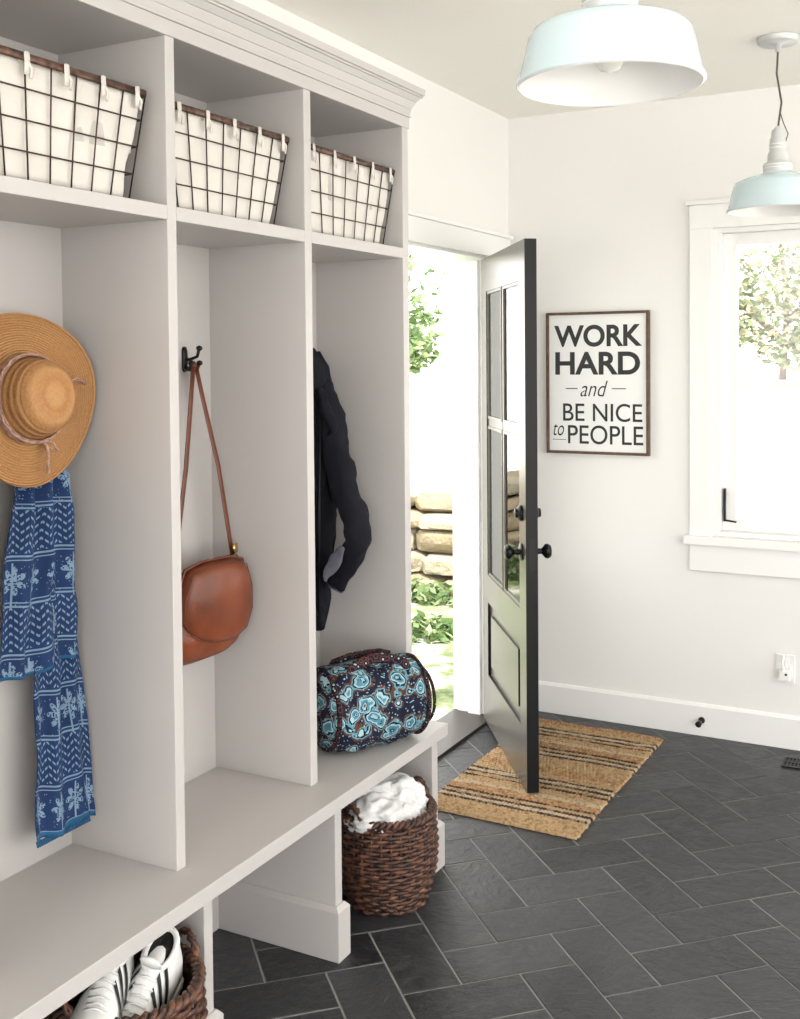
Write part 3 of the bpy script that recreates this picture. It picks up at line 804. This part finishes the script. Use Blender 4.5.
# outlet, door stop, register
b = MB(); ox_, oz_ = -.735, .33
b.box(ox_-.036, ox_+.036, YB-.006, YB, oz_-.058, oz_+.058, 'plastic')
for dz_ in (-.026, .026): b.box(ox_-.017, ox_+.017, YB-.008, YB-.006, oz_+dz_-.014, oz_+dz_+.014, 'plastic')
b.box(ox_-.02, ox_+.02, YB-.04, YB-.008, oz_-.042, oz_-.002, 'plastic')
b.tube([(ox_-.005, YB-.03, oz_-.005), (ox_-.008, YB-.035, oz_+.03), (ox_-.004, YB-.03, oz_+.06)], .006, 'plastic', 10)
b.box(ox_+.002, ox_+.012, YB-.041, YB-.04, oz_-.02, oz_-.012, 'black')
b.finish('wall_outlet', bevel=.002)
b = MB()
b.lathe([(0, 0), (.014, 0), (.014, .004), (.006, .008), (.006, .05), (.012, .052), (.013, .064), (.008, .07), (0, .07)], 'black', (-1.075, YB-.016, .068), (0, -1, 0), 20)
b.finish('door_stop', smooth=True)
b = MB()
rx, ry = -.715, 4.49
b.box(rx, rx+.32, ry, ry+.012, .0, .006, 'black'); b.box(rx, rx+.32, ry+.10, ry+.112, .0, .006, 'black'); b.box(rx, rx+.32, ry+.05, ry+.06, 0, .006, 'black')
b.box(rx, rx+.32, ry+.01, ry+.1, 0.0005, .0015, 'stripe')
for k in range(24): b.box(rx+k*.0136, rx+k*.0136+.006, ry+.012, ry+.10, .0015, .005, 'black')
b.finish('floor_register')

# ------------------------------------------------------------------ outdoors
def gz(x, y):
    z = -.17
    if y > 7.9: z = .58+(y-7.9)*.17
    elif y > 7.7: z = -.17+(y-7.7)/.2*.75
    return z+.05*noise.noise(Vector((x*.6, y*.6, 0)))*(1 if y > 5.5 or x < -3 else 0)
b = MB(); mi = b.mi('grass'); mg = b.mi('gravel_and_bounce'); G_ = []
for j in range(121):
    row = []
    for i in range(81):
        x = -22+44*i/80; y = -10+34*j/120
        row.append(b.bm.verts.new((x, y, gz(x, y))))
    G_.append(row)
for j in range(120):
    y = -10+34*j/120
    for i in range(80):
        x = -22+44*i/80
        b.face([G_[j][i], G_[j][i+1], G_[j+1][i+1], G_[j+1][i]], mg if y > 7.6 or x > -1 or y < -1 else mi, True)  # pale ground on the open sides added to bounce light onto the ceiling
b.finish('ground', recalc=False)
b = MB(); mi = b.mi('stone')
zrow = -.22
for r_ in range(5):
    x = -8+random.random()*.3; hh = (.20, .15, .18, .12, .15)[r_]
    while x < -2.6:
        w = random.uniform(.3, .85); yy_ = 7.62+.05*r_+random.uniform(-.05, .05)
        res = bmesh.ops.create_icosphere(b.bm, subdivisions=3, radius=1)
        sd_ = random.random()*50; hs = hh*random.uniform(.85, 1.05)
        for v in res['verts']:
            p = v.co.copy(); q = Vector([math.copysign(abs(k_)**.45, k_) for k_ in p])
            d = 1+.16*noise.noise(p*1.3+Vector((sd_, 0, 0)))+.06*noise.noise(p*4+Vector((sd_, 0, 0)))
            v.co = Vector((x+w/2+q.x*w*.52*d, yy_+q.y*.26*d, zrow+hh/2+q.z*hs*.52*d))
        for f in {f for v in res['verts'] for f in v.link_faces}: f.material_index = mi
        x += w
    zrow += hh
b.finish('stone_retaining_wall')
def foliage(blobs, n, size, m, seed=1):
    random.seed(seed)
    b = MB(); mi = b.mi(m)
    for _ in range(n):
        c, r = random.choice(blobs)
        d = Vector((random.gauss(0, 1), random.gauss(0, 1), random.gauss(0, 1))).normalized()*random.random()**.4
        p = Vector(c)+Vector((d.x*r[0], d.y*r[1], d.z*r[2]))
        a = Vector((random.gauss(0, 1), random.gauss(0, 1), random.gauss(0, .6))).normalized(); q = a.orthogonal().normalized()
        q = Matrix.Rotation(random.random()*6.28, 3, a) @ q
        s_ = size*random.uniform(.6, 1.3)
        b.face([b.bm.verts.new(p-a*s_), b.bm.verts.new(p+q*s_*.45), b.bm.verts.new(p+a*s_), b.bm.verts.new(p-q*s_*.45)], mi)
    return b
b = foliage([((-5.7, 10.6, 2.0), (.5, .5, .4)), ((-6.4, 11.5, 2.8), (.9, .8, .7)), ((-5.4, 10.2, 1.72), (.35, .3, .25)), ((-7, 11, 1.8), (.8, .6, .8))], 2200, .06, 'leaves')
b.tube([(-5.8, 10.8, gz(-5.8, 10.8)-.02), (-5.75, 10.8, 1.5), (-5.75, 10.6, 2.0)], [.05, .04, .02], 'bark', 10)
b.finish('leafy_shrub', recalc=False)
b = foliage([((-4.2, 7.25, -.10), (.5, .15, .16)), ((-3.6, 7.2, -.12), (.4, .15, .12)), ((-3.2, 6.3, -.14), (.22, .2, .10)), ((-5.0, 7.2, -.08), (.5, .15, .2))], 1300, .045, 'leaves', 3)
b.finish('ground_cover_plants', recalc=False)
b = foliage([((-2.2, 12.5, 3.0), (1.0, .8, .7)), ((-1.2, 12.2, 2.9), (.9, .6, .6)), ((-1.9, 12.4, 2.2), (.8, .5, .5)), ((-2.6, 12, 2.0), (.5, .4, .35)), ((-1.5, 12.4, 1.7), (.8, .5, .25))], 5200, .055, 'leaves_pale', 5)
zb = gz(-2, 12.6)-.02
for P in ([(-2.0, 12.6, zb), (-1.95, 12.6, 2.2), (-2.1, 12.5, 3.6)], [(-1.95, 12.6, 2.0), (-1.3, 12.4, 2.6), (-.6, 12.3, 3.3)], [(-2.0, 12.6, 1.8), (-2.6, 12.2, 2.4), (-3, 12, 3.0)]):
    b.tube(P, [.04, .03, .015], 'bark', 10)
b.finish('tree', recalc=False)

# ------------------------------------------------------------------ light
w = bpy.data.worlds.new('World'); scene.world = w; w.use_nodes = True
bg = w.node_tree.nodes['Background']; bg.inputs[0].default_value = (1.0, .99, .975, 1); bg.inputs[1].default_value = 4.2
sd = bpy.data.lights.new('sun', 'SUN'); sd.energy = 9; sd.angle = .02; sd.color = (1, .96, .90)
so = bpy.data.objects.new('sun', sd); scene.collection.objects.link(so)
so.rotation_euler = Vector((-.45, .35, -.85)).to_track_quat('-Z', 'Y').to_euler()

# ------------------------------------------------------------------ camera
cam = bpy.data.cameras.new('camera'); co = bpy.data.objects.new('camera', cam); scene.collection.objects.link(co)
F = 1100.; pitch = .030; yaw = radians(28.2); roll = -.0085
cam.sensor_fit = 'AUTO'; cam.sensor_width = 36; cam.lens = F/1019*36
cam.shift_y = -(509.5-(359.5+F*math.tan(pitch)))/1019
cam.clip_start = .05; cam.clip_end = 200
co.matrix_world = Matrix.Translation((0, 0, 1.62)) @ Matrix.Rotation(yaw, 4, 'Z') @ Matrix.Rotation(pi/2-pitch, 4, 'X') @ Matrix.Rotation(roll, 4, 'Z')
scene.camera = co
